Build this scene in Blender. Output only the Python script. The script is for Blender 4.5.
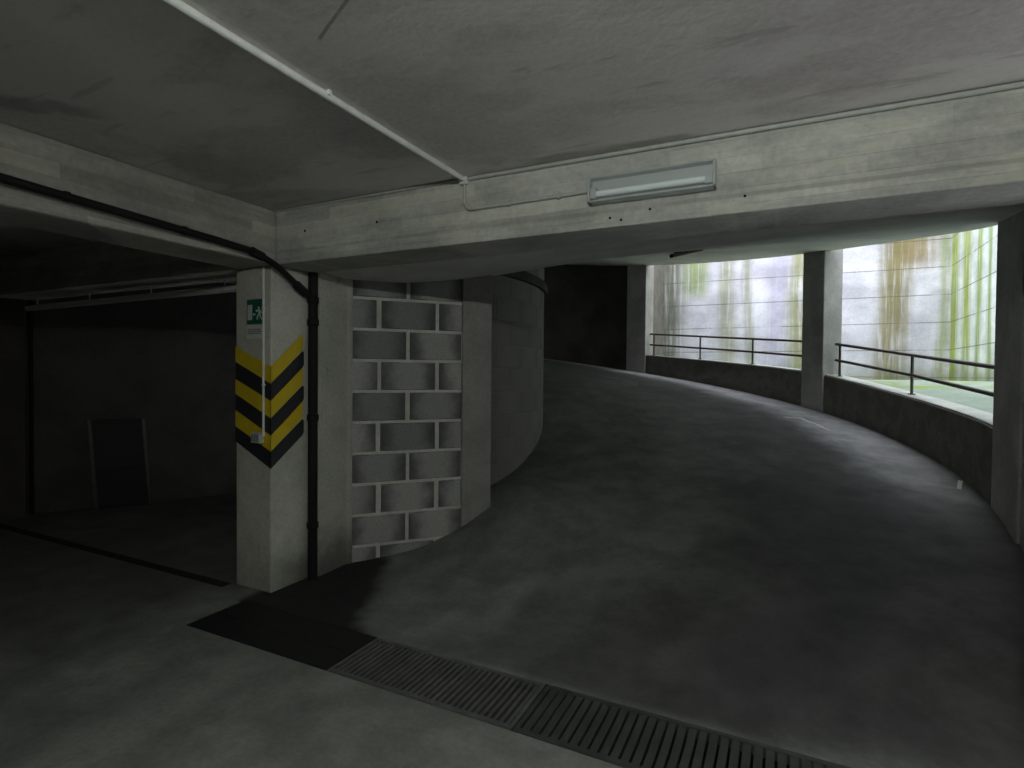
import bpy, bmesh, math, random
from mathutils import Vector, Matrix
from math import sin, cos, pi, radians, atan2, hypot, exp, log, floor as flr
random.seed(7)
for o in list(bpy.data.objects): bpy.data.objects.remove(o)
S = bpy.context.scene
COL = S.collection

# ------------------------------------------------------------------ camera
cam = bpy.data.cameras.new('camera'); cam.sensor_width = 36; cam.lens = 555/1024*36
cam.clip_start = .05
co = bpy.data.objects.new('camera', cam); COL.objects.link(co)
YAW = radians(26.2)
co.matrix_world = (Matrix.Translation((0, 0, 1.6)) @ Matrix.Rotation(YAW, 4, 'Z') @
                   Matrix.Rotation(radians(90-1.05), 4, 'X') @ Matrix.Rotation(radians(.5), 4, 'Z'))
S.camera = co
# ------------------------------------------------------------------ sky
w = bpy.data.worlds.new('overcast'); S.world = w; w.use_nodes = True
bg = w.node_tree.nodes['Background']
bg.inputs[0].default_value = (.93, .94, 1.0, 1); bg.inputs[1].default_value = 4.6
# ------------------------------------------------------------------ view
S.view_settings.view_transform = 'Standard'; S.view_settings.look = 'None'
S.view_settings.exposure = 0; S.view_settings.gamma = 1
S.view_settings.use_curve_mapping = False
LAMP_POWER = 285.0

# ------------------------------------------------------------------ shader helper
class N:
    """tiny expression wrapper around node sockets"""
    def __init__(s, m, sock): s.m = m; s.s = sock
    def _b(s, op, o, clamp=False):
        n = s.m.nt.nodes.new('ShaderNodeMath'); n.operation = op; n.use_clamp = clamp
        s.m.link(s, n.inputs[0]); s.m.link(o, n.inputs[1]); return N(s.m, n.outputs[0])
    def __add__(s, o): return s._b('ADD', o)
    def __sub__(s, o): return s._b('SUBTRACT', o)
    def __mul__(s, o): return s._b('MULTIPLY', o)
    def __truediv__(s, o): return s._b('DIVIDE', o)
    __radd__ = __add__; __rmul__ = __mul__
    def __rsub__(s, o): return (s*-1)+o
    def mx(s, o): return s._b('MAXIMUM', o)
    def mn(s, o): return s._b('MINIMUM', o)
    def ab(s): return s._b('ABSOLUTE', 0)
    def mod(s, o): return s._b('FLOORED_MODULO', o)
    def step(s, a, b, lo=0., hi=1.):
        n = s.m.nt.nodes.new('ShaderNodeMapRange'); n.interpolation_type = 'SMOOTHSTEP'
        s.m.link(s, n.inputs[0]); n.inputs[1].default_value = a; n.inputs[2].default_value = b
        n.inputs[3].default_value = lo; n.inputs[4].default_value = hi
        return N(s.m, n.outputs[0])
class Mat:
    def __init__(s, name, rough=.85, spec=.3, metal=0.):
        s.mat = bpy.data.materials.new(name); s.mat.use_nodes = True; s.nt = s.mat.node_tree
        s.bsdf = s.nt.nodes['Principled BSDF']
        s.bsdf.inputs['Roughness'].default_value = rough
        s.bsdf.inputs['Specular IOR Level'].default_value = spec
        s.bsdf.inputs['Metallic'].default_value = metal
        g = s.nt.nodes.new('ShaderNodeNewGeometry'); s.pos = g.outputs['Position']
        x = s.nt.nodes.new('ShaderNodeSeparateXYZ'); s.nt.links.new(s.pos, x.inputs[0])
        s.X, s.Y, s.Z = [N(s, x.outputs[i]) for i in range(3)]
    def link(s, v, inp):
        if isinstance(v, N): s.nt.links.new(v.s, inp)
        elif isinstance(v, (tuple, list)): inp.default_value = tuple(v) + ((1,) if len(v) == 3 else ())
        else: inp.default_value = v
    def vec(s, a, b, c):
        n = s.nt.nodes.new('ShaderNodeCombineXYZ')
        for i, v in enumerate((a, b, c)): s.link(v, n.inputs[i])
        return N(s, n.outputs[0])
    def noise(s, scale=1., detail=4., rough=.55, v=None, dist=0.):
        n = s.nt.nodes.new('ShaderNodeTexNoise'); n.inputs['Scale'].default_value = scale
        n.inputs['Detail'].default_value = detail; n.inputs['Roughness'].default_value = rough
        n.inputs['Distortion'].default_value = dist
        s.nt.links.new(v.s if v else s.pos, n.inputs['Vector']); return N(s, n.outputs[0])
    def white(s, v):
        n = s.nt.nodes.new('ShaderNodeTexWhiteNoise'); s.nt.links.new(v.s, n.inputs['Vector']); return N(s, n.outputs[0])
    def mix(s, f, a, b):
        n = s.nt.nodes.new('ShaderNodeMix'); n.data_type = 'RGBA'; n.clamp_factor = True
        s.link(f, n.inputs[0]); s.link(a, n.inputs[6]); s.link(b, n.inputs[7]); return N(s, n.outputs[2])
    def scale(s, c, f):
        n = s.nt.nodes.new('ShaderNodeVectorMath'); n.operation = 'SCALE'
        s.link(c, n.inputs[0]); s.link(f, n.inputs['Scale']); return N(s, n.outputs[0])
    def seg(s, p, q, wd):
        L = hypot(q[0]-p[0], q[1]-p[1]); ux, uy = (q[0]-p[0])/L, (q[1]-p[1])/L
        wob = (s.noise(5., 3)-.5)*wd*4
        a = (s.X-p[0])*ux + (s.Y-p[1])*uy; d = ((s.Y-p[1])*ux - (s.X-p[0])*uy + wob).ab()
        return d.step(wd*1.6, wd*.5) * a.step(-wd*2, wd*2) * a.step(L+wd*2, L-wd*2)
    def color(s, c): s.link(c, s.bsdf.inputs['Base Color']); return s
    def rough(s, c): s.link(c, s.bsdf.inputs['Roughness']); return s
    def bump(s, h, strength=.4, dist=.01):
        n = s.nt.nodes.new('ShaderNodeBump'); n.inputs['Strength'].default_value = strength
        n.inputs['Distance'].default_value = dist; s.link(h, n.inputs['Height'])
        s.nt.links.new(n.outputs[0], s.bsdf.inputs['Normal']); return s
def plain(name, col, rough=.6, spec=.3, metal=0., var=.15, vs=18):
    m = Mat(name, rough, spec, metal)
    m.color(m.mix(m.noise(vs), [c*(1-var*2) for c in col], [c*(1+var) for c in col])); return m.mat
def concrete(name, a, b, scale=1.2, bump=.35, extra=None, rough=.88):
    m = Mat(name, rough, .25)
    big = m.noise(scale, 5, .6).step(.33, .68); fine = m.noise(38, 3, .6)
    c = m.mix(big, a, b); c = m.scale(c, fine*.5+.75)
    if extra: c = extra(m, c)
    m.color(c); m.bump(m.noise(14, 5)*.7+fine*.3, bump, .012); return m.mat

# floor: dusty poured concrete, dark damp soot near the drain end and pillar
def floor_extra(m, c):
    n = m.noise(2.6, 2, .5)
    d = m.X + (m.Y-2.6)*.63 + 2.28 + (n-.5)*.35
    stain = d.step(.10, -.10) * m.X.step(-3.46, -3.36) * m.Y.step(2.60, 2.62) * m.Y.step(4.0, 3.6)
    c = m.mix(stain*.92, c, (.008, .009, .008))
    # darker band along the ramp middle, light fall-off painted into the floor colour
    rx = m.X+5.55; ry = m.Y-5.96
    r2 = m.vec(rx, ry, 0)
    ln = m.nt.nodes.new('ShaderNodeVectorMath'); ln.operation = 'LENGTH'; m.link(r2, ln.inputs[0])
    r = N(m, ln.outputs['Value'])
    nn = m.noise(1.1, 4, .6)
    c = m.scale(c, (1-m.Y.step(3.2, 5.5, 0., .42)*(r+(nn-.5)*.8).step(6.7, 5.9)))  # inner ramp darkened in colour for the daylight fall-off
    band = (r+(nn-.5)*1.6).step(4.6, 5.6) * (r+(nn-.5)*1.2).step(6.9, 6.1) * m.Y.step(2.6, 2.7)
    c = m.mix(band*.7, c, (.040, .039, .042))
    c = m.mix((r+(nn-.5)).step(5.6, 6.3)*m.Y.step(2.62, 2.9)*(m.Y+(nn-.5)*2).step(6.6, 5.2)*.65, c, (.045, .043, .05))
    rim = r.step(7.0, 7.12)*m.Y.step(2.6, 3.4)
    c = m.mix((r+(nn-.5)*.8).step(6.0, 6.7)*m.Y.step(5, 8)*.8, c, (.34, .34, .36))  # paler outer floor paints in the daylight from the openings
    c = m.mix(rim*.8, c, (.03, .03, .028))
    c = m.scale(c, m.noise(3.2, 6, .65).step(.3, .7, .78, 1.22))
    c = m.mix((m.seg((.0, 8.93), (.2, 8.96), .02)+m.seg((.2, 8.96), (.54, 8.34), .022))*.7, c, (.55, .56, .54))
    # floor darker towards the left bay
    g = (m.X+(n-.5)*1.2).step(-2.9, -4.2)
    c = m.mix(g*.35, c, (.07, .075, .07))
    return c
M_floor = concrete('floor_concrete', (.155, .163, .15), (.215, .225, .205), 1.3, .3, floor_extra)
# ceiling with pale plaster patches
def ceil_extra(m, c):
    c = m.scale(c, m.X.step(-1.70, -1.68, .86, 1.0))
    p = (m.noise(.9, 6, .6, m.vec(m.X*1.0, m.Y*1.7, 3.))).step(.47, .56)
    c = m.mix(p*.5, c, (.72, .70, .665))
    s = m.noise(3, 4, .6, m.vec(m.X*.5, m.Y*2.5, 8.)).step(.60, .68)
    c = m.mix(s*.35, c, (.24, .23, .22))
    c = m.mix(m.seg((-1.2, 1.30), (-1.45, 1.43), .006)*.6, c, (.12, .12, .11))
    c = m.mix(m.seg((-.50, 2.03), (-.42, 1.95), .006)*.7, c, (.7, .7, .66))
    c = m.mix(m.seg((-1.12, 1.62), (-1.02, 1.56), .006)*.6, c, (.7, .7, .66))
    return m.mix(m.seg((-2.75, 1.40), (-3.15, 1.10), .05)*.45, c, (.14, .14, .13))
M_ceil = concrete('ceiling_plaster', (.47, .452, .43), (.60, .58, .55), 1.0, .3, ceil_extra)
M_rampceil = concrete('ramp_ceiling_concrete', (.54, .54, .51), (.68, .67, .64), 1.5)
# board formed beam
def beam_extra(m, c):
    along = m.noise(1.6, 4, .6, m.vec(m.X*.9, m.Y*.9, m.Z*9)).step(.3, .7)
    c = m.scale(c, along*.26+.82)
    row = m.Z*(1/.075)
    rf = row - row.mod(1.)
    col = (m.X+m.Y)*.9 + rf*.37
    cf = col-col.mod(1.)
    wn = m.white(m.vec(cf, rf, 0))
    c = m.scale(c, wn*.26+.87)
    c = m.mix(wn.step(.8, .82)*.18, c, (.55, .55, .42))
    pt = m.noise(2.2, 4, .6, m.vec(m.X*.9, 0, m.Z*3.)).step(.56, .6)
    c = m.mix(pt*.35, c, (.56, .56, .45))
    c = m.mix(m.Z.step(2.455, 2.45)*m.Z.step(2.43, 2.435)*m.noise(3, 2).step(.35, .55)*.4, c, (.2, .2, .17))
    line = (row.mod(1.)-.5).ab().step(.46, .5)
    return m.mix(line*.35*m.noise(3, 2).step(.4, .6), c, (.12, .12, .1))
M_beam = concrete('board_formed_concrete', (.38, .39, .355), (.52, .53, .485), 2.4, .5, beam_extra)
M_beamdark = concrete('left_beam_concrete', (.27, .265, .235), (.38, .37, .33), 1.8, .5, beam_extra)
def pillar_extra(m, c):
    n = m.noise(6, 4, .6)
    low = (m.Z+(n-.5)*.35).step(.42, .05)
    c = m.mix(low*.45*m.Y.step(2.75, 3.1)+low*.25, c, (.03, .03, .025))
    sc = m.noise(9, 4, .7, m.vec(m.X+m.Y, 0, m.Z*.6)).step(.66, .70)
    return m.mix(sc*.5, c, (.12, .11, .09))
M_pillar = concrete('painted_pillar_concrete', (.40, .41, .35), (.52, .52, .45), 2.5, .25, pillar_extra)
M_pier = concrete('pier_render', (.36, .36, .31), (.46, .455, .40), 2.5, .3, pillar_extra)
M_mortar = concrete('mortar', (.50, .50, .45), (.62, .62, .56), 6, .8)
M_pilaster = concrete('pilaster_concrete', (.24, .24, .22), (.32, .315, .29), 2.5, .5)
M_darkwall = concrete('dark_wall_concrete', (.08, .084, .078), (.12, .12, .11), 1.5, .3)  # dark base tone for the left bay walls and ceiling
M_blackwall = concrete('near_black_wall_concrete', (.03, .028, .024), (.055, .05, .043), 1.5, .3)  # near-black base tone for the far ramp walls and core band
M_parapet = concrete('parapet_concrete', (.12, .112, .10), (.22, .205, .18), 2.2, .5,
                     lambda m, c: m.mix(m.noise(2.2, 5, .65).step(.5, .62)*.5, c, (.05, .045, .04)))
M_rampillar = concrete('ramp_pillar_concrete', (.33, .325, .31), (.46, .45, .43), 2.2, .4)
M_sill = concrete('sill_concrete', (.5, .52, .5), (.62, .64, .6), 3)
# blocks: per block tone, paler in the centre than at the damp rim
def block_mat(name, lo, hi, rim, centre=.5):
    m = Mat(name, .92, .2)
    at = m.nt.nodes.new('ShaderNodeAttribute'); at.attribute_name = 'tone'
    t = N(m, at.outputs['Fac'])
    uv = m.nt.nodes.new('ShaderNodeUVMap'); uv.uv_map = 'UVMap'
    sx = m.nt.nodes.new('ShaderNodeSeparateXYZ'); m.nt.links.new(uv.outputs[0], sx.inputs[0])
    u = N(m, sx.outputs[0]); v = N(m, sx.outputs[1])
    du = (u-.5).ab()*2; n = m.noise(5, 4, .6)
    e = (du+(n-.5)*.9).step(.25, 1.0)
    c = m.mix(t, lo, hi); c = m.mix(e*centre, c, rim)
    c = m.scale(c, m.noise(60, 3, .7)*.7+.65)
    m.color(c); m.bump(m.noise(70, 3, .7), .5, .006); return m.mat
M_block = block_mat('concrete_block', (.17, .18, .18), (.41, .41, .385), (.085, .09, .085), .9)
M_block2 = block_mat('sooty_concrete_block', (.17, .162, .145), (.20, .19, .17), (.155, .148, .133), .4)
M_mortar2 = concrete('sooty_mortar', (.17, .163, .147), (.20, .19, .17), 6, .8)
# retaining wall of the light well
def well_extra(side):
    def f(m, c):
        A = m.Y if side else m.X
        wob = m.noise(.9, 3, .5, m.vec(A*1.2, 0, m.Z*.35))
        def streak(c, x0, wd, col, k, ztop=9., zbot=-9.):
            d = (A + (wob-.5)*.5*1. - x0).ab()
            f = d.step(wd*1.35, wd*.2)*k*m.Z.step(ztop+.4, ztop)*m.Z.step(zbot-.5, zbot)
            return m.mix(f*m.noise(6, 4, .6, m.vec(A*2.0, 2., m.Z*.12)).step(.22, .55), c, col)
        if side:
            for y0, wd, col in ((14.66, .40, (.27, .34, .05)), (13.75, .34, (.26, .32, .06)), (12.95, .16, (.26, .34, .10)), (12.4, .14, (.22, .30, .12))):
                c = streak(c, y0, wd, col, .97)
        else:
            c = streak(c, -2.75, .5, (.11, .12, .07), .9)
            c = streak(c, -2.1, .35, (.20, .27, .06), .8, 9, 3.9)
            c = streak(c, -1.35, .22, (.26, .27, .16), .75)
            c = streak(c, -.85, .14, (.24, .25, .16), .7)
            c = streak(c, -.2, .3, (.36, .34, .48), .6, 9, 1.)
            c = streak(c, .30, .34, (.24, .25, .10), .85)
            c = streak(c, .85, .14, (.27, .24, .12), .75, 9, 2.9)
            c = streak(c, 2.13, .34, (.20, .18, .09), .97)
            c = streak(c, 2.5, .5, (.25, .20, .09), .9, 9, 4.3)
            c = streak(c, 3.1, .14, (.25, .3, .12), .7)
        fr = (m.Z-2.2+.0)*(1/.6)
        ln = (fr.mod(1.)-.5).ab().step(.47, .5)
        c = m.mix(ln*.75*m.noise(1.5, 3, .6).step(.3, .5), c, (.10, .09, .07))
        c = m.scale(c, m.noise(1.1, 4, .6, m.vec(A, 5., m.Z*1.6)).step(.35, .65, .85, 1.12))
        base = (m.Z+(m.noise(4, 4)-.5)*.4).step(2.0, 1.55)
        return m.mix(base*.6, c, (.14, .16, .08))
    return f
M_well = concrete('light_well_back_concrete', (.47, .47, .54), (.64, .64, .71), .9, .3, well_extra(0))
M_well_side = concrete('light_well_side_concrete', (.47, .53, .52), (.61, .67, .66), .9, .3, well_extra(1))
M_well_ground = concrete('mossy_well_ground', (.26, .33, .27), (.34, .41, .34), 2, .3,
    lambda m, c: m.mix(m.noise(1.2, 4, .6).step(.5, .6)*m.Y.step(7.5, 9.5), c, (.26, .34, .07)))
M_yellow = plain('yellow_paint', (.62, .47, .015), .6, var=.12, vs=9)
M_black = plain('black_paint', (.022, .023, .026), .6, var=.1, vs=9)
M_pipe = plain('black_cast_iron', (.009, .009, .008), .7, .25)
M_conduit = plain('white_plastic_conduit', (.70, .73, .69), .5, .4)
M_conduit2 = plain('grey_conduit', (.44, .46, .43), .5, .4)
M_rail = plain('painted_rail_steel', (.10, .085, .08), .5, .4)
M_grate = plain('galvanised_grate_steel', (.22, .225, .22), .5, .5, .6, .3, 6)
M_grate2 = plain('cast_iron_grate', (.075, .08, .075), .6, .4, .3, .3, 6)
M_plate = plain('sooty_steel_cover', (.012, .014, .013), .6, .3)
M_trench = plain('trench_dark', (.02, .02, .018), .9, .1)
M_joint = plain('tar_joint', (.035, .037, .035), .9, .1)
M_green = plain('sign_green', (.005, .10, .065), .45, .4, var=.05)
M_white = plain('sign_white', (.55, .58, .55), .5, .4, var=.05)
M_greyprint = plain('grey_print', (.22, .23, .22), .7, var=.3, vs=60)
M_fix = plain('fixture_grey_plastic', (.42, .46, .44), .45, .5)
M_tube = plain('fluorescent_tube_glass', (.85, .93, .92), .2, .6, var=.02)
M_reflector = plain('fixture_reflector', (.42, .46, .44), .4, .5, var=.05)
M_blackpanel = plain('black_lacquered_board', (.006, .006, .006), .5, .3)
M_glint = plain('painted_edge_glint', (.035, .038, .038), .4, .5, .2, .4, 10)  # lighter rail colour stands in for glints along the board edges
def clear_mat():
    m = Mat('clear_acrylic', .12, .5)
    m.bsdf.inputs['Transmission Weight'].default_value = 0
    tr = m.nt.nodes.new('ShaderNodeBsdfTransparent'); gl = m.nt.nodes.new('ShaderNodeBsdfGlossy')
    gl.inputs['Roughness'].default_value = .15
    df = m.nt.nodes.new('ShaderNodeBsdfDiffuse'); df.inputs[0].default_value = (.7, .78, .76, 1)
    fr = m.nt.nodes.new('ShaderNodeFresnel'); fr.inputs[0].default_value = 1.45
    mx = m.nt.nodes.new('ShaderNodeMixShader'); mx.inputs[0].default_value = .08
    m.nt.links.new(tr.outputs[0], mx.inputs[1]); m.nt.links.new(df.outputs[0], mx.inputs[2])
    m2 = m.nt.nodes.new('ShaderNodeMixShader'); m.nt.links.new(fr.outputs[0], m2.inputs[0])
    m.nt.links.new(mx.outputs[0], m2.inputs[1]); m.nt.links.new(gl.outputs[0], m2.inputs[2])
    m.nt.links.new(m2.outputs[0], m.nt.nodes['Material Output'].inputs[0]); return m.mat
M_clear = clear_mat()

# ------------------------------------------------------------------ mesh helpers
def add_box(bm, x0, x1, y0, y1, z0, z1, mi=0):
    v = [bm.verts.new((x, y, z)) for z in (z0, z1) for x, y in ((x0, y0), (x1, y0), (x1, y1), (x0, y1))]
    for f in ((3, 2, 1, 0), (4, 5, 6, 7), (0, 1, 5, 4), (1, 2, 6, 5), (2, 3, 7, 6), (3, 0, 4, 7)):
        bm.faces.new([v[i] for i in f]).material_index = mi
def add_prism(bm, pts, z0, z1):
    """vertical prism over an xy outline"""
    lo = [bm.verts.new((p[0], p[1], z0)) for p in pts]; hi = [bm.verts.new((p[0], p[1], z1)) for p in pts]
    n = len(pts)
    for i in range(n): bm.faces.new((lo[i], lo[(i+1) % n], hi[(i+1) % n], hi[i]))
    bm.faces.new(lo[::-1]); bm.faces.new(hi)
def add_hull(bm, a, b):
    """closed solid between two equal outlines of 3D points"""
    A = [bm.verts.new(p) for p in a]; B = [bm.verts.new(p) for p in b]; n = len(a)
    for i in range(n): bm.faces.new((A[i], A[(i+1) % n], B[(i+1) % n], B[i]))
    bm.faces.new(A[::-1]); bm.faces.new(B)
def add_tube(bm, pts, r, seg=12, cap=True):
    pts = [Vector(p) for p in pts]; rings = []
    for i, p in enumerate(pts):
        d = ((pts[min(i+1, len(pts)-1)]-p).normalized() + (p-pts[max(i-1, 0)]).normalized()).normalized()
        up = Vector((0, 0, 1)) if abs(d.z) < .9 else Vector((0, 1, 0))
        a = d.cross(up).normalized(); b = a.cross(d).normalized()
        rr = r[i] if isinstance(r, (list, tuple)) else r
        rings.append([bm.verts.new(p + a*rr*cos(2*pi*k/seg) + b*rr*sin(2*pi*k/seg)) for k in range(seg)])
    for i in range(len(rings)-1):
        for k in range(seg): bm.faces.new((rings[i][k], rings[i][(k+1) % seg], rings[i+1][(k+1) % seg], rings[i+1][k]))
    if cap: bm.faces.new(rings[0][::-1]); bm.faces.new(rings[-1])
def curve_pts(p0, c, p1, n=6):
    p0, c, p1 = Vector(p0), Vector(c), Vector(p1)
    return [p0*(1-t)**2 + c*2*t*(1-t) + p1*t*t for t in [i/n for i in range(n+1)]]
def obj(name, bm, mats, parent=None, bevel=0, smooth=False):
    bmesh.ops.recalc_face_normals(bm, faces=bm.faces)
    me = bpy.data.meshes.new(name); bm.to_mesh(me); bm.free()
    for m in (mats if isinstance(mats, list) else [mats]): me.materials.append(m)
    if smooth:
        for p in me.polygons: p.use_smooth = True
        me.set_sharp_from_angle(angle=radians(40))
    o = bpy.data.objects.new(name, me); COL.objects.link(o)
    if parent:
        o.parent = parent; o.matrix_parent_inverse = Matrix.Identity(4)
        me.transform(Matrix.Translation(-parent_loc(parent)))
    else:   # origin at the base of the thing
        vs = [v.co for v in me.vertices]
        lo = [min(v[i] for v in vs) for i in range(3)]; hi = [max(v[i] for v in vs) for i in range(3)]
        c = Vector(((lo[0]+hi[0])/2, (lo[1]+hi[1])/2, lo[2])); me.transform(Matrix.Translation(-c)); o.location = c
    if bevel:
        b = o.modifiers.new('bevel', 'BEVEL'); b.width = bevel; b.segments = 2; b.limit_method = 'ANGLE'
    return o
def parent_loc(p):
    v = Vector((0, 0, 0))
    while p: v += p.location; p = p.parent
    return v
def thing(name, label, cat, loc, group=None):
    o = bpy.data.objects.new(name, None); COL.objects.link(o); o.location = loc; o.empty_display_size = .1
    return tag(o, label, cat, group)
def tag(o, label, cat, group=None):
    o['label'] = label; o['category'] = cat
    if group: o['group'] = group
    return o
def struct(name, bm, m, bevel=0, label=None, smooth=False):
    o = obj(name, bm, m, None, bevel, smooth); o['kind'] = 'structure'
    if label: o['label'] = label
    return o

# ------------------------------------------------------------------ layout
CX, CY = -5.55, 5.96                 # centre of the spiral ramp
RO, RI = 7.1, 2.78                   # outer and inner radius of the carriageway
BF, BB = 2.80, 3.17                  # front and back of the beam line
BZ, CZ = 2.36, 2.74                  # underside of beams, ceiling
def phi(x, y): return atan2(y-CY, x-CX)
def ss(a, b, t):
    t = max(0, min(1, (t-a)/(b-a))); return t*t*(3-2*t)
def zhel(f): return .10*log(1+exp((.56+.92*f)/.10))
def zfloor(x, y):
    f = phi(x, y)
    if f < -2.2: f = -2.2
    b = .30*exp(-((x+2.25)**2+(y-4.75)**2)/.35)
    return (zhel(f)+b)*ss(2.63, 3.7, y)
def zcl(dg): return max(2.366, zhel(radians(dg))+2.41+.035*sin(pi*max(0, min(1, dg/72)))-.085*(exp(-((dg+2)/17)**2) if dg > -2 else 1))
def P(r, deg): a = radians(deg); return (CX+r*cos(a), CY+r*sin(a))
def ptop(deg):                        # top of the parapet
    return 1.18+(deg+.5)/33.2*.46-.05*sin(pi*max(0, min(1, deg/33))) if deg < 32.7 else 1.64+(deg-32.7)/35.9*.41

# ------------------------------------------------------------------ floor (one surface with the drain trench left open)
TX0, TX1, TY0, TY1 = -3.36, 1.6, 2.21, 2.63
bm = bmesh.new()
def grid(xs, ys, keep, zf):
    vs = {}
    def V(i, j):
        if (i, j) not in vs: vs[i, j] = bm.verts.new((xs[i], ys[j], zf(xs[i], ys[j])))
        return vs[i, j]
    for i in range(len(xs)-1):
        for j in range(len(ys)-1):
            if keep((xs[i]+xs[i+1])/2, (ys[j]+ys[j+1])/2):
                bm.faces.new((V(i, j), V(i+1, j), V(i+1, j+1), V(i, j+1)))
def rng(a, b, d): n = max(1, round((b-a)/d)); return [a+(b-a)*i/n for i in range(n+1)]
xs = rng(-13, -3.6, .4)[:-1]+rng(-3.6, TX0, .12)[:-1]+rng(TX0, TX1, .1)+rng(TX1, 4, .4)[1:]
ys = rng(-5, TY0, .4)[:-1]+rng(TY0, TY1, .21)[:-1]+rng(TY1, 13.4, .1)
def keep(x, y):
    if TX0 < x < TX1 and TY0 < y < TY1: return False
    if y < TY1: return True
    r = hypot(x-CX, y-CY)
    if x < -3.36 and y < 7 and phi(x, y) < .3: return True
    return 2.6 < r < RO+.12 and phi(x, y) > -1.6 and phi(x, y) < 2.8
def zf(x, y):
    if x < -3.3 and y < 7: return 0
    return zfloor(x, y)
grid(xs, ys, keep, zf)
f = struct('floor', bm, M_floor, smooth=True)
bm = bmesh.new()                       # trench under the gratings
add_box(bm, TX0, TX1, TY0-.04, TY0, -.2, -.002); add_box(bm, TX0, TX1, TY1, TY1+.04, -.2, -.002)
add_box(bm, TX0-.04, TX0, TY0-.04, TY1+.04, -.2, -.002); add_box(bm, TX0, TX1, TY0-.04, TY1+.04, -.24, -.2)
struct('trim_1', bm, M_trench, label='dark drain channel under the gratings')
bm = bmesh.new(); add_box(bm, -8.5, -3.72, 2.72, 2.80, .0005, .004)
struct('trim_2', bm, M_joint, label='dark joint across the floor of the left bay')

# ------------------------------------------------------------------ ceilings
bm = bmesh.new(); add_box(bm, -3.5, 4, -5, BF+.2, CZ, CZ+.25)
struct('ceiling', bm, M_ceil)
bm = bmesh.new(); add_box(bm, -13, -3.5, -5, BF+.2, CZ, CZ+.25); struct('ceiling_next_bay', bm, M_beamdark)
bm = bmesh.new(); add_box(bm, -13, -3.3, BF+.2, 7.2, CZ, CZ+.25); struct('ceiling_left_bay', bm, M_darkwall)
bm = bmesh.new()
rs = [2.3, 2.5, 3.2, 4.2, 5.2, 6.2, 6.8, RO-.05, RO+.07]; ds = list(range(-110, 150, 2))
vt = {}
for i, d in enumerate(ds):
    for j, r in enumerate(rs):
        x, y = P(r, d); z = zcl(d)
        if d < 0: x = max(x, -3.55)
        if x > -4: y = max(y, BB-.1)
        vt[i, j] = (bm.verts.new((x, y, z)), bm.verts.new((x, y, z+.3)))
for i in range(len(ds)-1):
    for j in range(len(rs)-1):
        x, y = P((rs[j]+rs[j+1])/2, ds[i]+1)
        if y < BB-1.2 or (x < -3.3 and ds[i] < 0): continue
        for k in (0, 1): bm.faces.new((vt[i, j][k], vt[i+1, j][k], vt[i+1, j+1][k], vt[i, j+1][k]))
    j = len(rs)-1; bm.faces.new((vt[i, j][0], vt[i+1, j][0], vt[i+1, j][1], vt[i, j][1]))
bmesh.ops.delete(bm, geom=[v for v in bm.verts if not v.link_faces], context='VERTS')
# slab part between the beam and the curved slab
struct('ceiling_ramp', bm, M_rampceil, smooth=True)


# ------------------------------------------------------------------ walls
def wall_between(name, a, b, th, z0, z1, m, label=None):
    a = Vector((*a, 0)); b = Vector((*b, 0)); n = (b-a).normalized().cross(Vector((0, 0, 1)))*th
    bm = bmesh.new(); add_prism(bm, [a, b, b+n, a+n], z0, z1); return struct(name, bm, m, label=label)
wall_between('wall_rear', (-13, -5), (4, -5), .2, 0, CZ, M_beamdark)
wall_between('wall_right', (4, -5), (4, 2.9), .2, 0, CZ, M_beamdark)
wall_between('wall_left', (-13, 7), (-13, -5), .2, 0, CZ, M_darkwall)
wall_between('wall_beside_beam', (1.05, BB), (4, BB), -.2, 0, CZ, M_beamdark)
# angled back wall of the left bay, its left stretch standing slightly proud
d = Vector((.509, .861)); p0 = Vector((-7.48, 3.16)); nrm = Vector((d.y, -d.x))
A = p0-d*2.6
def pp(s, off=0): q = p0+d*s+nrm*off; return (q.x, q.y)
bm = bmesh.new(); add_prism(bm, [pp(-.0), pp(4.2), pp(4.2, -.25), pp(0, -.25)], 0, CZ)
struct('wall_left_bay', bm, M_darkwall)
bm = bmesh.new(); add_prism(bm, [pp(-4.5, .10), pp(-.04, .10), pp(-.04, -.25), pp(-4.5, -.25)], 0, CZ)
add_prism(bm, [pp(-.04, .0), pp(.0, .0), pp(.0, -.25), pp(-.04, -.25)], 0, CZ)
struct('wall_left_bay_pier', bm, concrete('pier_brown_concrete', (.075, .07, .058), (.11, .10, .085), 1.8))
wall_between('wall_inner', (-3.62, BB), (-3.62, 6.9), -.2, 0, CZ, M_darkwall)
wall_between('wall_inner_back', (-6.2, 6.9), (-3.4, 6.9), -.2, 0, CZ, M_darkwall)

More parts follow.
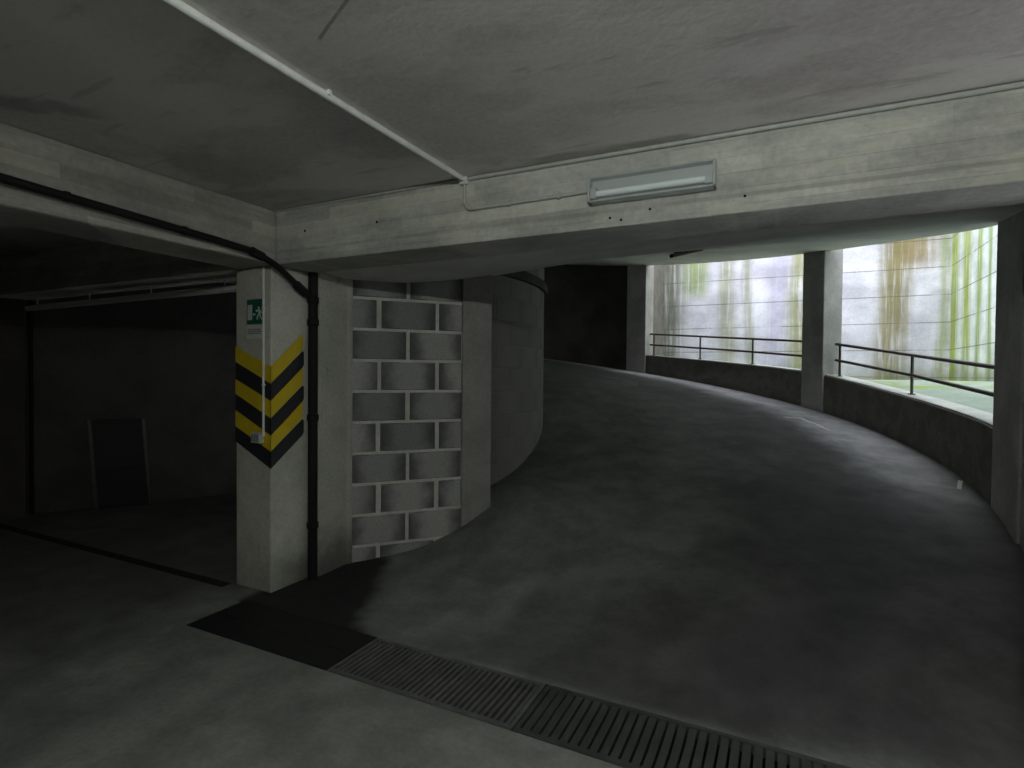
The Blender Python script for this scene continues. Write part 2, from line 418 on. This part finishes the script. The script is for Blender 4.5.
# block walls
def block_wall(name, mapf, length, z0, z1, off, mats, depth=.012, L=.505, H=.26, phase=2.222, joint=.015, zbase=None, seed=3, label=None):
    rnd = random.Random(seed); bm = bmesh.new()
    tone = bm.faces.layers.float.new('tone_f'); uv = bm.loops.layers.uv.new('UVMap')
    def quad(pts, mi, t, uvs=None):
        fc = bm.faces.new([bm.verts.new(p) for p in pts]); fc.material_index = mi; fc[tone] = t
        for lp, u in zip(fc.loops, uvs or [(.5, .5)]*len(pts)): lp[uv].uv = u
    n = max(1, round(length/.12))
    for i in range(n):
        a, b = length*i/n, length*(i+1)/n
        nz = 14
        for k in range(nz):
            za, zb = z0+(z1-z0)*k/nz, z0+(z1-z0)*(k+1)/nz
            quad([mapf(a, za, 0), mapf(b, za, 0), mapf(b, zb, 0), mapf(a, zb, 0)], 1, .5)
    k0 = math.floor((z0-phase)/H); k1 = math.ceil((z1-phase)/H)
    for k in range(k0, k1):
        za = max(z0, phase+k*H+joint*.8); zb = min(z1, phase+(k+1)*H-joint*.8)
        if zb-za < .03: continue
        s = (off[k % 2]) - L
        while s < length:
            jw = joint*rnd.uniform(.8, 1.6); a = max(0, s+jw); b = min(length, s+L-joint*rnd.uniform(.7, 1.7)); s += L
            if b-a < .03: continue
            t = rnd.choice((.25, .55, .7, .8, .9, 1.)) ; m = 3
            xs_ = [a+(b-a)*i/m for i in range(m+1)]; zs_ = [za, zb]; e = .006
            u = lambda q: (q-(s-L))/L
            ptsF = [[mapf(min(max(q, a+e), b-e), zz+(e if zz == za else -e), depth) for zz in zs_] for q in xs_]
            for i in range(m):
                quad([ptsF[i][0], ptsF[i+1][0], ptsF[i+1][1], ptsF[i][1]], 0, t, [(u(xs_[i]), 0), (u(xs_[i+1]), 0), (u(xs_[i+1]), 1), (u(xs_[i]), 1)])
                for zz, w_ in ((za, 0), (zb, 1)):
                    quad([mapf(xs_[i], zz, 0), mapf(xs_[i+1], zz, 0), ptsF[i+1][w_], ptsF[i][w_]], 0, t, [(u(xs_[i]), w_), (u(xs_[i+1]), w_)]*2)
            for q, i, uu in ((a, 0, 0), (b, m, 1)):
                quad([mapf(q, za, 0), mapf(q, zb, 0), ptsF[i][1], ptsF[i][0]], 0, t, [(uu, 0), (uu, 1), (uu, 1), (uu, 0)])
    me = bpy.data.meshes.new(name); bm.to_mesh(me)
    vals = [fc[tone] for fc in bm.faces]; bm.free()
    at = me.attributes.new('tone', 'FLOAT', 'FACE')
    for i, v in enumerate(vals): at.data[i].value = v
    for m in mats: me.materials.append(m)
    o = bpy.data.objects.new(name, me); COL.objects.link(o); o['kind'] = 'structure'
    if label: o['label'] = label
    return o
WA = Vector((-3.24, 3.53)); WB = Vector((-2.60, 4.26)); WD = (WB-WA).normalized(); WN = Vector((WD.y, -WD.x)); WL = (WB-WA).length
def mapA(s, z, o): q = WA+WD*s+WN*o; return (q.x, q.y, z)
block_wall('wall_block', mapA, WL, -.05, 2.5, (.485, .24), [M_block, M_mortar], seed=11, label='grey concrete block wall with pale mortar beside the striped pillar')
bm = bmesh.new(); q = lambda s, o: tuple(WA+WD*s+WN*o)
add_prism(bm, [q(-.05, -.005), q(WL, -.005), q(WL, -.2), q(-.05, -.2)], -.05, 2.5); struct('wall_block_backing', bm, M_mortar)
bm = bmesh.new(); add_prism(bm, [q(WL, .025), q(WL+.28, .025), q(WL+.28, -.3), q(WL, -.3)], -.05, 2.75)
tag(obj('concrete_pilaster', bm, M_pilaster, bevel=.012), 'grey concrete pilaster between the pale-jointed block wall and the dark curved wall', 'pilaster')
# closing stub from pilaster to curved core wall
wall_between('wall_core_stub', q(WL+.26, -.31), P(RI-.02, -40), .2, -.05, 3, M_darkwall)
def mapC(s, z, o): a = radians(-46)+s/RI; return (CX+(RI+o)*cos(a), CY+(RI+o)*sin(a), z)
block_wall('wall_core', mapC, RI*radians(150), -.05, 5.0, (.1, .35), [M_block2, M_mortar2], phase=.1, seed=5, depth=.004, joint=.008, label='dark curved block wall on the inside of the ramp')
bm = bmesh.new()                       # dark raised band running round the core wall
n = 60; prof = ((-.005, 2.68), (.05, 2.68), (.05, 2.79), (-.005, 2.79)); rings = []
for i in range(n+1):
    a = radians(-46+150*i/n); rings.append([bm.verts.new((CX+(RI+o)*cos(a), CY+(RI+o)*sin(a), z)) for o, z in prof])
for i in range(n):
    for k in range(4): bm.faces.new((rings[i][k], rings[i][(k+1) % 4], rings[i+1][(k+1) % 4], rings[i+1][k]))
struct('trim_3', bm, M_blackwall, label='dark raised band round the curved wall')

# curved outer walls
def arc_wall(name, d0, d1, r0, r1, zb, zt, m, step=2, label=None, bevel=0):
    bm = bmesh.new(); n = max(1, round(abs(d1-d0)/step)); R = []
    for i in range(n+1):
        dd = d0+(d1-d0)*i/n
        R.append([bm.verts.new((*P(r, dd), z)) for r, z in ((r0, zb(dd)), (r1, zb(dd)), (r1, zt(dd)), (r0, zt(dd)))])
    for i in range(n):
        for k in range(4): bm.faces.new((R[i][k], R[i+1][k], R[i+1][(k+1) % 4], R[i][(k+1) % 4]))
    bm.faces.new(R[0]); bm.faces.new(R[-1][::-1])
    return bm
zf_ = lambda dd: zhel(radians(dd))-.3
zc_ = lambda dd: zcl(dd)+.32
struct('wall_ramp_far', arc_wall('', 71.5, 149, RO, RO+.3, zf_, zc_, 0), M_blackwall, smooth=True)
struct('wall_ramp_near', arc_wall('', -23, -7.5, RO, RO+.3, zf_, zc_, 0), M_rampillar, smooth=True)
a, b = P(2.4, 149), P(7.5, 149)
wall_between('wall_ramp_end', a, b, .2, 1.5, 6, M_blackwall)
# pillars of the ramp: (from, to degrees)
PIL = {'near': (-7.5, -1.2), 'mid': (31.2, 35.3), 'far': (67.4, 71.5)}
labs = {'near': 'dark concrete pillar at the right edge, nearest along the ramp parapet',
        'mid': 'concrete pillar between the two railed openings, with a bright side face',
        'far': 'farthest concrete pillar where the railed openings end at the dark wall'}
for k, (d0, d1) in PIL.items():
    bm = arc_wall('', d0, d1, RO-.02, RO+.28, zf_, lambda dd: zcl(dd)+.32, 0, 4)
    tag(obj('concrete_pillar', bm, M_rampillar, bevel=.012), labs[k], 'pillar', 'pillars along the ramp openings')
# parapets with pale sills
for (d0, d1), lb in (((-1.15, 31.15), 'near'), ((35.35, 67.35), 'far')):
    t = thing('parapet', {'near': 'low curved concrete parapet under the right-hand opening, nearest to the viewer',
                          'far': 'low curved concrete parapet under the far opening, left of the middle pillar'}[lb], 'parapet wall', (*P(RO+.12, (d0+d1)/2), zhel(radians((d0+d1)/2))), 'ramp parapets')
    obj('parapet_wall', arc_wall('', d0, d1, RO, RO+.22, zf_, ptop, 0), M_parapet, t, smooth=True)
    s_ = obj('sill', arc_wall('', d0, d1, RO+.02, RO+.26, ptop, lambda dd: ptop(dd)+.02, 0), M_sill, t, smooth=True); s_['label'] = 'pale weathered sill'

# railings
def railing(label, degs, rail_d, m=M_rail):
    mid = degs[len(degs)//2]; t = thing('railing', label, 'railing', (*P(RO+.14, mid), ptop(mid)+.02), 'railings in the ramp openings')
    for nm, h in (('top_rail', .49), ('middle_rail', .25)):
        bm = bmesh.new(); add_tube(bm, [(*P(RO+.14, dd), ptop(dd)+h) for dd in rail_d], .021, 10); obj(nm, bm, m, t, smooth=True)
    for dd in degs:
        bm = bmesh.new(); x, y = P(RO+.14, dd); add_tube(bm, [(x, y, ptop(dd)+.005), (x, y, ptop(dd)+.49)], .017, 10)
        add_tube(bm, [(x, y, ptop(dd)+.018), (x, y, ptop(dd)+.03)], .04, 10); obj('post', bm, m, t, smooth=True)
railing('brown steel two-bar railing in the right opening, nearest to the viewer', [29.9, 17.2, .2], [30.6, 17.2, -1.1])
railing('thin brown steel railing in the far opening, left of the middle pillar', [66.4, 56.8, 46.3, 36.6], [67.2, 56.8, 46.3, 35.5])

# ------------------------------------------------------------------ light well outside
WY, WX = 14.93, 3.17
bm = bmesh.new(); add_box(bm, -3.2, WX+.3, WY, WY+.3, .5, 7.2); struct('wall_light_well_back', bm, M_well)
bm = bmesh.new(); add_box(bm, WX, WX+.3, 3.5, WY, .5, 7.2); struct('wall_light_well_side', bm, M_well_side)
bm = bmesh.new(); add_box(bm, -3.2, -2.9, 12.75, WY, .5, 7.2); struct('wall_light_well_end', bm, M_parapet)
bm = bmesh.new(); add_box(bm, 1.9, WX, 3.3, 3.5, .5, 7.2); struct('wall_light_well_front', bm, M_well_side)
bm = bmesh.new()
def zg(x, y):
    r = hypot(x-CX, y-CY); dg = math.degrees(phi(x, y)); lo = min(1.54, ptop(dg)-.0)
    return lo+(1.54-lo)*ss(7.3, 8.9, r)
grid(rng(-3.2, WX, .12), rng(3.4, WY, .12), lambda x, y: hypot(x-CX, y-CY) > RO+.16, zg)
struct('floor_light_well', bm, M_well_ground, smooth=True)

# ------------------------------------------------------------------ beams
bm = bmesh.new(); add_box(bm, -3.25, 4, BF, BB, BZ, CZ)
tag(obj('main_beam', bm, M_beam, bevel=.008), 'wide pale board-marked concrete beam crossing over the ramp entrance', 'beam', 'ceiling beams')
bm = bmesh.new(); add_box(bm, -3.67, -3.25, -5, BB, BZ, CZ)
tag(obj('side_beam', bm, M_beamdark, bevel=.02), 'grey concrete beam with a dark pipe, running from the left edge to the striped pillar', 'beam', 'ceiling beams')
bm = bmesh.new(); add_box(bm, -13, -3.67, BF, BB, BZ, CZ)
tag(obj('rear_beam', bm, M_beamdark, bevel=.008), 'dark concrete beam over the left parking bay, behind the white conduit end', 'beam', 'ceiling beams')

MB_ = bpy.data.objects['main_beam']
for x, z in ((-2.97, 2.567), (-2.345, 2.558), (-.823, 2.407), (-.765, 2.391), (-.619, 2.428), (-.181, 2.435)):
    bm = bmesh.new(); rr = .009 if z > 2.5 else .007
    add_tube(bm, [(x, BF-.0015, z), (x, BF+.001, z)], rr, 10); obj('tie_hole', bm, M_trench, MB_)
# ------------------------------------------------------------------ striped pillar
PX0, PX1 = -3.67, -3.30
t = thing('striped_pillar', 'square concrete pillar painted with yellow and black chevrons', 'pillar', ((PX0+PX1)/2, (BF+BB)/2, 0))
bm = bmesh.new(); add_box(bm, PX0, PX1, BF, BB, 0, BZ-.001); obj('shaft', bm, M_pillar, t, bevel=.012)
cz = [1.638, 1.514, 1.39, 1.266, 1.142, 1.027, .902]
lz = [1.787, 1.673, 1.544, 1.435, 1.313, 1.192, 1.08]
rz = [1.896, 1.77, 1.645, 1.508, 1.385, 1.252, 1.13]
e = .002
for i in range(6):
    nm = 'yellow_stripe' if i % 2 == 0 else 'black_stripe'; bm = bmesh.new()
    YR = 3.09+(.012 if i % 2 else 0)
    g = .0
    f0 = [(PX0-e, BF-e, lz[i+1]), (PX1+e, BF-e, cz[i+1]), (PX1+e, BF-e, cz[i]), (PX0-e, BF-e, lz[i])]
    f1 = [(p[0], BF+.001, p[2]) for p in f0]; add_hull(bm, f0, f1)
    dz = (rz[i]-rz[i+1]); g0 = .006
    out = [(BF-e, cz[i+1]), (YR-.012, rz[i+1]-(.01)), (YR, rz[i+1]+.012), (YR, rz[i]-.02), (YR-.015, rz[i]-.012), (BF-e, cz[i])]
    add_hull(bm, [(PX1+e, y, z) for y, z in out], [(PX1-.001, y, z) for y, z in out])
    obj(nm, bm, M_yellow if i % 2 == 0 else M_black, t)
# pale pier behind the pillar
bm = bmesh.new(); add_prism(bm, [(-3.27, BB+.022), (-3.24, BB+.04), (-3.24, 3.50), (-3.215, 3.515), (-3.215, 3.55), (-3.60, 3.55), (-3.60, BB+.022)], 0, 2.45)
tag(obj('rendered_pier', bm, M_pier, bevel=.004), 'pale rendered wall pier between the dark downpipe and the block wall', 'pier')
# second pillar further left in the dark bay is hidden: none

# ------------------------------------------------------------------ exit sign
SX0, SX1 = -3.544, -3.375
t = thing('exit_sign', 'small green emergency exit sign with white door and runner, on the striped pillar', 'sign', ((SX0+SX1)/2, BF, 1.955))
bm = bmesh.new(); add_box(bm, SX0, SX1, BF-.006, BF-.0005, 1.945, 2.125); obj('sign_board', bm, M_green, t, bevel=.002)
bm = bmesh.new(); add_box(bm, SX0+.012, SX0+.058, BF-.009, BF-.006, 1.975, 2.085); obj('door_symbol', bm, M_white, t)
bm = bmesh.new()                        # arrow
y0, y1 = BF-.009, BF-.006
def flat(bm, pts): add_hull(bm, [(x, y0, z) for x, z in pts], [(x, y1, z) for x, z in pts])
ax, az = SX0+.066, 2.015
flat(bm, [(ax, az), (ax+.012, az+.011), (ax+.012, az+.005), (ax+.026, az+.005), (ax+.026, az-.005), (ax+.012, az-.005), (ax+.012, az-.011)])
obj('arrow_symbol', bm, M_white, t)
bm = bmesh.new()                        # running figure
rx, rz_ = SX0+.130, 2.01
flat(bm, [(rx+.008*cos(k*pi/5)-.004, rz_+.052+.008*sin(k*pi/5)) for k in range(10)])
def limb(a, b, wd):
    a = Vector(a); b = Vector(b); n_ = (b-a).normalized(); n_ = Vector((-n_.y, n_.x))*wd
    flat(bm, [a-n_, b-n_, b+n_, a+n_])
limb((rx-.002, rz_+.042), (rx+.006, rz_+.004), .009)
limb((rx-.002, rz_+.036), (rx-.026, rz_+.024), .004); limb((rx-.026, rz_+.024), (rx-.030, rz_+.038), .004)
limb((rx, rz_+.036), (rx+.020, rz_+.026), .004); limb((rx+.020, rz_+.026), (rx+.026, rz_+.010), .004)
limb((rx+.006, rz_+.006), (rx-.016, rz_-.008), .005); limb((rx-.016, rz_-.008), (rx-.018, rz_-.034), .0045)
limb((rx+.008, rz_+.006), (rx+.016, rz_-.018), .005); limb((rx+.016, rz_-.018), (rx+.034, rz_-.034), .0045)
obj('running_figure_symbol', bm, M_white, t)
t = thing('label_plate', 'small white notice plate with faded grey print under the green exit sign', 'sign', ((SX0+SX1)/2, BF, 1.84))
bm = bmesh.new(); add_box(bm, SX0-.004, SX1-.004, BF-.004, BF-.0005, 1.838, 1.940); obj('plate', bm, M_white, t, bevel=.001)
bm = bmesh.new()
for k in range(3):
    x = SX0+.010
    while x < SX1-.03:
        wd = random.uniform(.012, .03); add_box(bm, x, x+wd, BF-.0052, BF-.004, 1.873+k*.014, 1.882+k*.014); x += wd+.005
obj('faded_print', bm, M_greyprint, t)
# cable and switch on the pillar
t = thing('wall_switch', 'small grey switch box at the end of a white cable on the striped pillar', 'switch', (-3.41, BF, 1.11))
bm = bmesh.new(); add_box(bm, -3.455, -3.365, BF-.045, BF-.003, 1.085, 1.165); obj('switch_box', bm, M_fix, t, bevel=.005)
bm = bmesh.new()
for k in range(3): add_box(bm, -3.442+k*.026, -3.426+k*.026, BF-.05, BF-.044, 1.10, 1.15)
obj('rocker', bm, M_greyprint, t, bevel=.002)
bm = bmesh.new(); add_tube(bm, [(-3.362, BF-.012, 1.135), (-3.362, BF-.012, BZ-.002)], .0085, 8); add_box(bm, -3.375, -3.35, BF-.018, BF-.003, 2.05, 2.06); add_box(bm, -3.375, -3.35, BF-.018, BF-.003, 1.5, 1.51)
tag(obj('white_cable_duct', bm, M_conduit, smooth=True), 'thin white vertical conduit on the striped pillar, above the switch box', 'conduit')

# ------------------------------------------------------------------ black drain pipes
PXc = -3.19; YV = 3.15; PXv = -3.255
t = thing('drain_downpipe', 'black vertical downpipe standing against the striped pillar', 'pipe', (PXv, YV, 0))
bm = bmesh.new(); add_tube(bm, [(PXv, YV, .002), (PXv, YV, BZ-.001)], .036, 14); obj('pipe', bm, M_pipe, t, smooth=True)
for z in (.42, 1.25, 1.98, 2.15):
    bm = bmesh.new(); add_tube(bm, [(PXv, YV, z-.028), (PXv, YV, z-.02), (PXv, YV, z+.02), (PXv, YV, z+.028)], [.037, .044, .044, .037], 14); obj('collar', bm, M_pipe, t, smooth=True)
t = thing('overhead_drain_pipe', 'black pipe running along the left beam and dropping to the downpipe', 'pipe', (PXc, 2.6, 2.36))
bm = bmesh.new()
pts = [(PXc-.015, -4.9, 2.66), (PXc-.015, 1.1, 2.475), (PXc-.01, 2.3, 2.42)] + curve_pts((PXc, 2.52, 2.402), (PXc, 2.68, 2.375), (PXc, 2.78, 2.325), 5) + [(PXc-.04, 3.0, 2.222), (PXv+.01, YV-.045, 2.172)]
add_tube(bm, pts, .022, 12); obj('pipe', bm, M_pipe, t, smooth=True)
bm = bmesh.new(); add_tube(bm, [(PXc-.035, 2.96, 2.24), (PXc-.05, 3.06, 2.192)], .032, 12); obj('coupling', bm, M_pipe, t, smooth=True)
bm = bmesh.new(); add_tube(bm, [(PXc, 2.55, 2.40), (PXc, 2.64, 2.378)], .030, 12); obj('coupling', bm, M_pipe, t, smooth=True)
for y in (.9, 1.5, 2.1):
    z = 2.475-(y-1.1)*.045; bm = bmesh.new(); add_tube(bm, [(PXc-.012, y-.012, z), (PXc-.012, y+.012, z)], .026, 12); add_box(bm, -3.249, PXc, y-.01, y+.01, z+.01, z+.024); obj('bracket', bm, M_pipe, t)

# ------------------------------------------------------------------ conduits and the beam lamp
XC = -1.69
bm = bmesh.new(); add_tube(bm, [(XC, -4.9, CZ-.016), (XC, BF-.03, CZ-.016)], .0155, 12)
for y in (-.3, .7, 1.7): add_box(bm, XC-.025, XC+.025, y-.008, y+.008, CZ-.02, CZ-.0005)
tag(obj('ceiling_conduit', bm, M_conduit, smooth=True), 'straight white conduit crossing the ceiling toward the beam', 'conduit')
bm = bmesh.new()
yb = BF-.014
pts = [(XC, yb, CZ-.03), (XC, yb, 2.600)]+[(XC+.05-.05*cos(k*pi/8), yb, 2.60-.05*sin(k*pi/8)) for k in range(1, 5)]+[(-.93, yb, 2.555)]
add_tube(bm, pts, .010, 10)
for x in (-1.4, -1.1): add_box(bm, x-.006, x+.006, BF-.026, BF-.001, 2.538, 2.57)
tag(obj('lamp_feed_conduit', bm, M_conduit2, smooth=True), 'thin grey bent conduit on the beam, feeding the wall lamp', 'conduit')
bm = bmesh.new(); add_tube(bm, [(XC+.03, BF-.012, CZ-.013), (3.9, BF-.012, CZ-.013)], .0115, 10)
tag(obj('beam_top_conduit', bm, M_conduit2, smooth=True), 'long thin conduit along the top of the pale beam, right of the ceiling conduit', 'conduit')
bm = bmesh.new(); add_tube(bm, [(-3.24, BF-.008, CZ-.010), (XC-.03, BF-.008, CZ-.010)], .0075, 8)
tag(obj('beam_corner_cable', bm, M_conduit2, smooth=True), 'thin cable along the top of the pale beam, left of the ceiling conduit', 'cable')
bm = bmesh.new(); add_box(bm, XC-.024, XC+.024, BF-.034, BF-.0005, CZ-.045, CZ-.0005)
tag(obj('junction_box', bm, M_conduit, bevel=.004), 'tiny white junction box where the ceiling conduit meets the beam', 'junction box')

t = thing('beam_lamp', 'unlit fluorescent lamp in a clear housing on the face of the pale beam', 'lamp', (-.61, BF, 2.5))
FX0, FX1, FZ0, FZ1 = -.924, -.305, 2.480, 2.606
bm = bmesh.new(); add_box(bm, FX0, FX1, BF-.02, BF-.001, FZ0, FZ1); obj('back_plate', bm, M_reflector, t, bevel=.003)
bm = bmesh.new(); add_box(bm, FX0, FX1, BF-.07, BF-.02, FZ0, FZ0+.008); add_box(bm, FX0, FX1, BF-.07, BF-.02, FZ1-.008, FZ1)
add_box(bm, FX0, FX0+.012, BF-.07, BF-.02, FZ0, FZ1); add_box(bm, FX1-.012, FX1, BF-.07, BF-.02, FZ0, FZ1)
obj('rim', bm, M_fix, t, bevel=.002)
bm = bmesh.new(); add_tube(bm, [(FX0+.045, BF-.048, 2.523), (FX1-.045, BF-.048, 2.523)], .016, 14); obj('tube', bm, M_tube, t, smooth=True)
for x in (FX0+.013, FX1-.045):
    bm = bmesh.new(); add_box(bm, x, x+.032, BF-.066, BF-.02, 2.498, 2.553); obj('tube_holder', bm, M_fix, t, bevel=.003)
bm = bmesh.new(); add_box(bm, FX0+.002, FX1-.002, BF-.074, BF-.0705, FZ0+.002, FZ1-.002); obj('cover', bm, M_clear, t)

# thin dark pipe under the ramp ceiling
za_ = zcl(math.degrees(phi(-1.05, 5.75)))-.04; zb_ = zcl(math.degrees(phi(-.97, 7.45)))-.05
bm = bmesh.new(); pts = []
for k in range(13):
    x = -1.05+.07*k/12; y = 5.75+1.7*k/12; pts.append((x, y, za_+(zb_-za_)*k/12))
add_tube(bm, pts, .021, 10)
for k in (2, 6, 9): add_box(bm, pts[k][0]-.04, pts[k][0]+.04, pts[k][1]-.01, pts[k][1]+.01, pts[k][2]+.02, pts[k][2]+.05)
tag(obj('ramp_ceiling_pipe', bm, M_pipe, smooth=True), 'short dark pipe fixed under the pale ramp ceiling', 'pipe')

# ------------------------------------------------------------------ drain gratings
def grate(label, x0, x1, pitch, bar, m, dx=0., mlab=None):
    t = thing('drain_grate', label, 'drain grate', ((x0+x1)/2, (TY0+TY1)/2, -.04), 'drain grates')
    bm = bmesh.new(); f_ = .03; z0, z1 = -.04, .004
    y0, y1 = TY0+.004, TY1-.004
    add_box(bm, x0, x1, y0, y0+f_, z0, z1); add_box(bm, x0, x1, y1-f_, y1, z0, z1)
    add_box(bm, x0, x0+.02, y0+f_, y1-f_, z0, z1); add_box(bm, x1-.02, x1, y0+f_, y1-f_, z0, z1)
    obj('frame', bm, m, t)
    bm = bmesh.new(); x = x0+.02+pitch-bar
    while x+bar+dx < x1-.02:
        A_ = [(x, y0+f_, z0+.01), (x+bar, y0+f_, z0+.01), (x+bar, y0+f_, z1-.002), (x, y0+f_, z1-.002)]
        B_ = [(p[0]+dx, y1-f_, p[2]) for p in A_]; add_hull(bm, A_, B_); x += pitch
    o = obj('bars', bm, m, t)
    return t
grate('worn pale steel drain grating with fine slanting bars, next to the black cover', -2.18, -1.08, .034, .017, M_grate, -.0)
grate('dark drain grating with coarse bars, running out of the bottom edge', -1.07, 1.58, .045, .033, M_grate2)
bm = bmesh.new(); add_box(bm, TX0+.003, -2.19, TY0+.003, TY1-.003, -.035, .003)
for k in range(5): add_box(bm, TX0+.1+k*.22, TX0+.22+k*.22, TY0+.2, TY0+.212, .003, .005)
tag(obj('drain_cover_plate', bm, M_plate), 'black sooty steel cover plate over the drain, in front of the striped pillar', 'drain cover')

# ------------------------------------------------------------------ left bay
bm = bmesh.new(); add_tube(bm, [(-7.4, 3.10, 2.265), (-3.68, 3.10, 2.285)], .030, 12)
for x in (-7.2, -6.2, -5.2, -4.2): add_box(bm, x-.003, x+.003, 3.095, 3.105, 2.28, BZ-.0005)
tag(obj('white_pipe', bm, M_conduit, smooth=True), 'long white pipe hanging under the dark beam in the left bay', 'pipe')
# dark framed board leaning on the back wall
t0 = .75; c0 = p0+d*1.25
def lp(s, off, z): q_ = p0+d*s+nrm*off; return (q_.x, q_.y, z)
t = thing('leaning_board', 'black glossy framed board leaning against the dark back wall', 'board', (*(p0+d*1.1+nrm*.15), 0))
S0, S1 = .56, 1.12; HB = 1.02
def board(bm, s0, s1, z0, z1, th0, th1):
    A_ = []; B_ = []
    for s_, z in ((s0, z0), (s1, z0), (s1, z1), (s0, z1)):
        ln = .09*(1-z/HB)+.012; sk = -.07*(z/HB)
        A_.append(lp(s_+sk, ln+th0, z)); B_.append(lp(s_+sk, ln+th1, z))
    add_hull(bm, A_, B_)
bm = bmesh.new(); board(bm, S0+.03, S1-.03, .03, HB-.03, .004, .022); obj('panel', bm, M_blackpanel, t)
for nm, q4 in (('side_rail', (S0, S0+.04, .002, HB)), ('side_rail', (S1-.04, S1, .002, HB)), ('cross_rail', (S0+.04, S1-.04, .002, .04)), ('cross_rail', (S0+.04, S1-.04, HB-.04, HB)), ('cross_rail', (S0+.04, S1-.04, .42, .46))):
    bm = bmesh.new(); board(bm, *q4, 0, .034); obj(nm, bm, M_glint if nm == 'side_rail' else M_blackpanel, t, bevel=.003)
# black tube added to darken the line of the wall groove
bm = bmesh.new(); q_ = p0+nrm*.04; add_tube(bm, [(q_.x, q_.y, .002), (q_.x, q_.y, CZ-.002)], .022, 10)
tag(obj('groove_dark_strip', bm, M_pipe, smooth=True), 'thin black vertical strip standing in for the dark wall groove in the left bay', 'pipe')

# small pale scrap lying by the parapet
x, y = P(RO-.09, 3.0); z = zfloor(x, y); bm = bmesh.new()
add_hull(bm, [(x-.05, y-.09, zfloor(x-.05, y-.09)+.004), (x-.02, y-.10, zfloor(x-.02, y-.1)+.004), (x+.03, y+.07, zfloor(x+.03, y+.07)+.03), (x-.0, y+.09, zfloor(x, y+.09)+.03)],
             [(x-.05, y-.09, zfloor(x-.05, y-.09)+.008), (x-.02, y-.10, zfloor(x-.02, y-.1)+.008), (x+.03, y+.07, zfloor(x+.03, y+.07)+.034), (x-.0, y+.09, zfloor(x, y+.09)+.034)])
tag(obj('paper_scrap', bm, M_sill), 'small pale scrap lying on the ramp at the foot of the parapet', 'litter')

# ------------------------------------------------------------------ garage lamps on the ceiling behind the viewer
def tube_lamp(x, y, power, label, rot=0):
    t = thing('garage_lamp', label, 'lamp', (x, y, CZ-.20)); 
    bm = bmesh.new(); add_box(bm, x-.62, x+.62, y-.03, y+.03, CZ-.115, CZ-.085)
    for k in (-.4, .4): add_tube(bm, [(x+k, y, CZ-.09), (x+k, y, CZ-.001)], .006, 8)
    obj('housing', bm, M_fix, t, bevel=.004)
    em = bpy.data.materials.new('lit_tube'); em.use_nodes = True
    b_ = em.node_tree.nodes['Principled BSDF']; b_.inputs['Base Color'].default_value = (.9, .9, .9, 1)
    b_.inputs['Emission Color'].default_value = (.97, 1.0, .95, 1); b_.inputs['Emission Strength'].default_value = power
    bm = bmesh.new(); add_tube(bm, [(x-.59, y, CZ-.145), (x+.59, y, CZ-.145)], .014, 12); o = obj('tube', bm, em, t, smooth=True); o['label'] = 'lit fluorescent tube'
    for k in (-.605, .59):
        bm = bmesh.new(); add_box(bm, x+k, x+k+.015, y-.02, y+.02, CZ-.165, CZ-.115); obj('tube_holder', bm, M_fix, t)
    return t
tube_lamp(-.05, -.15, LAMP_POWER, 'lit fluorescent batten on the ceiling behind the viewer')
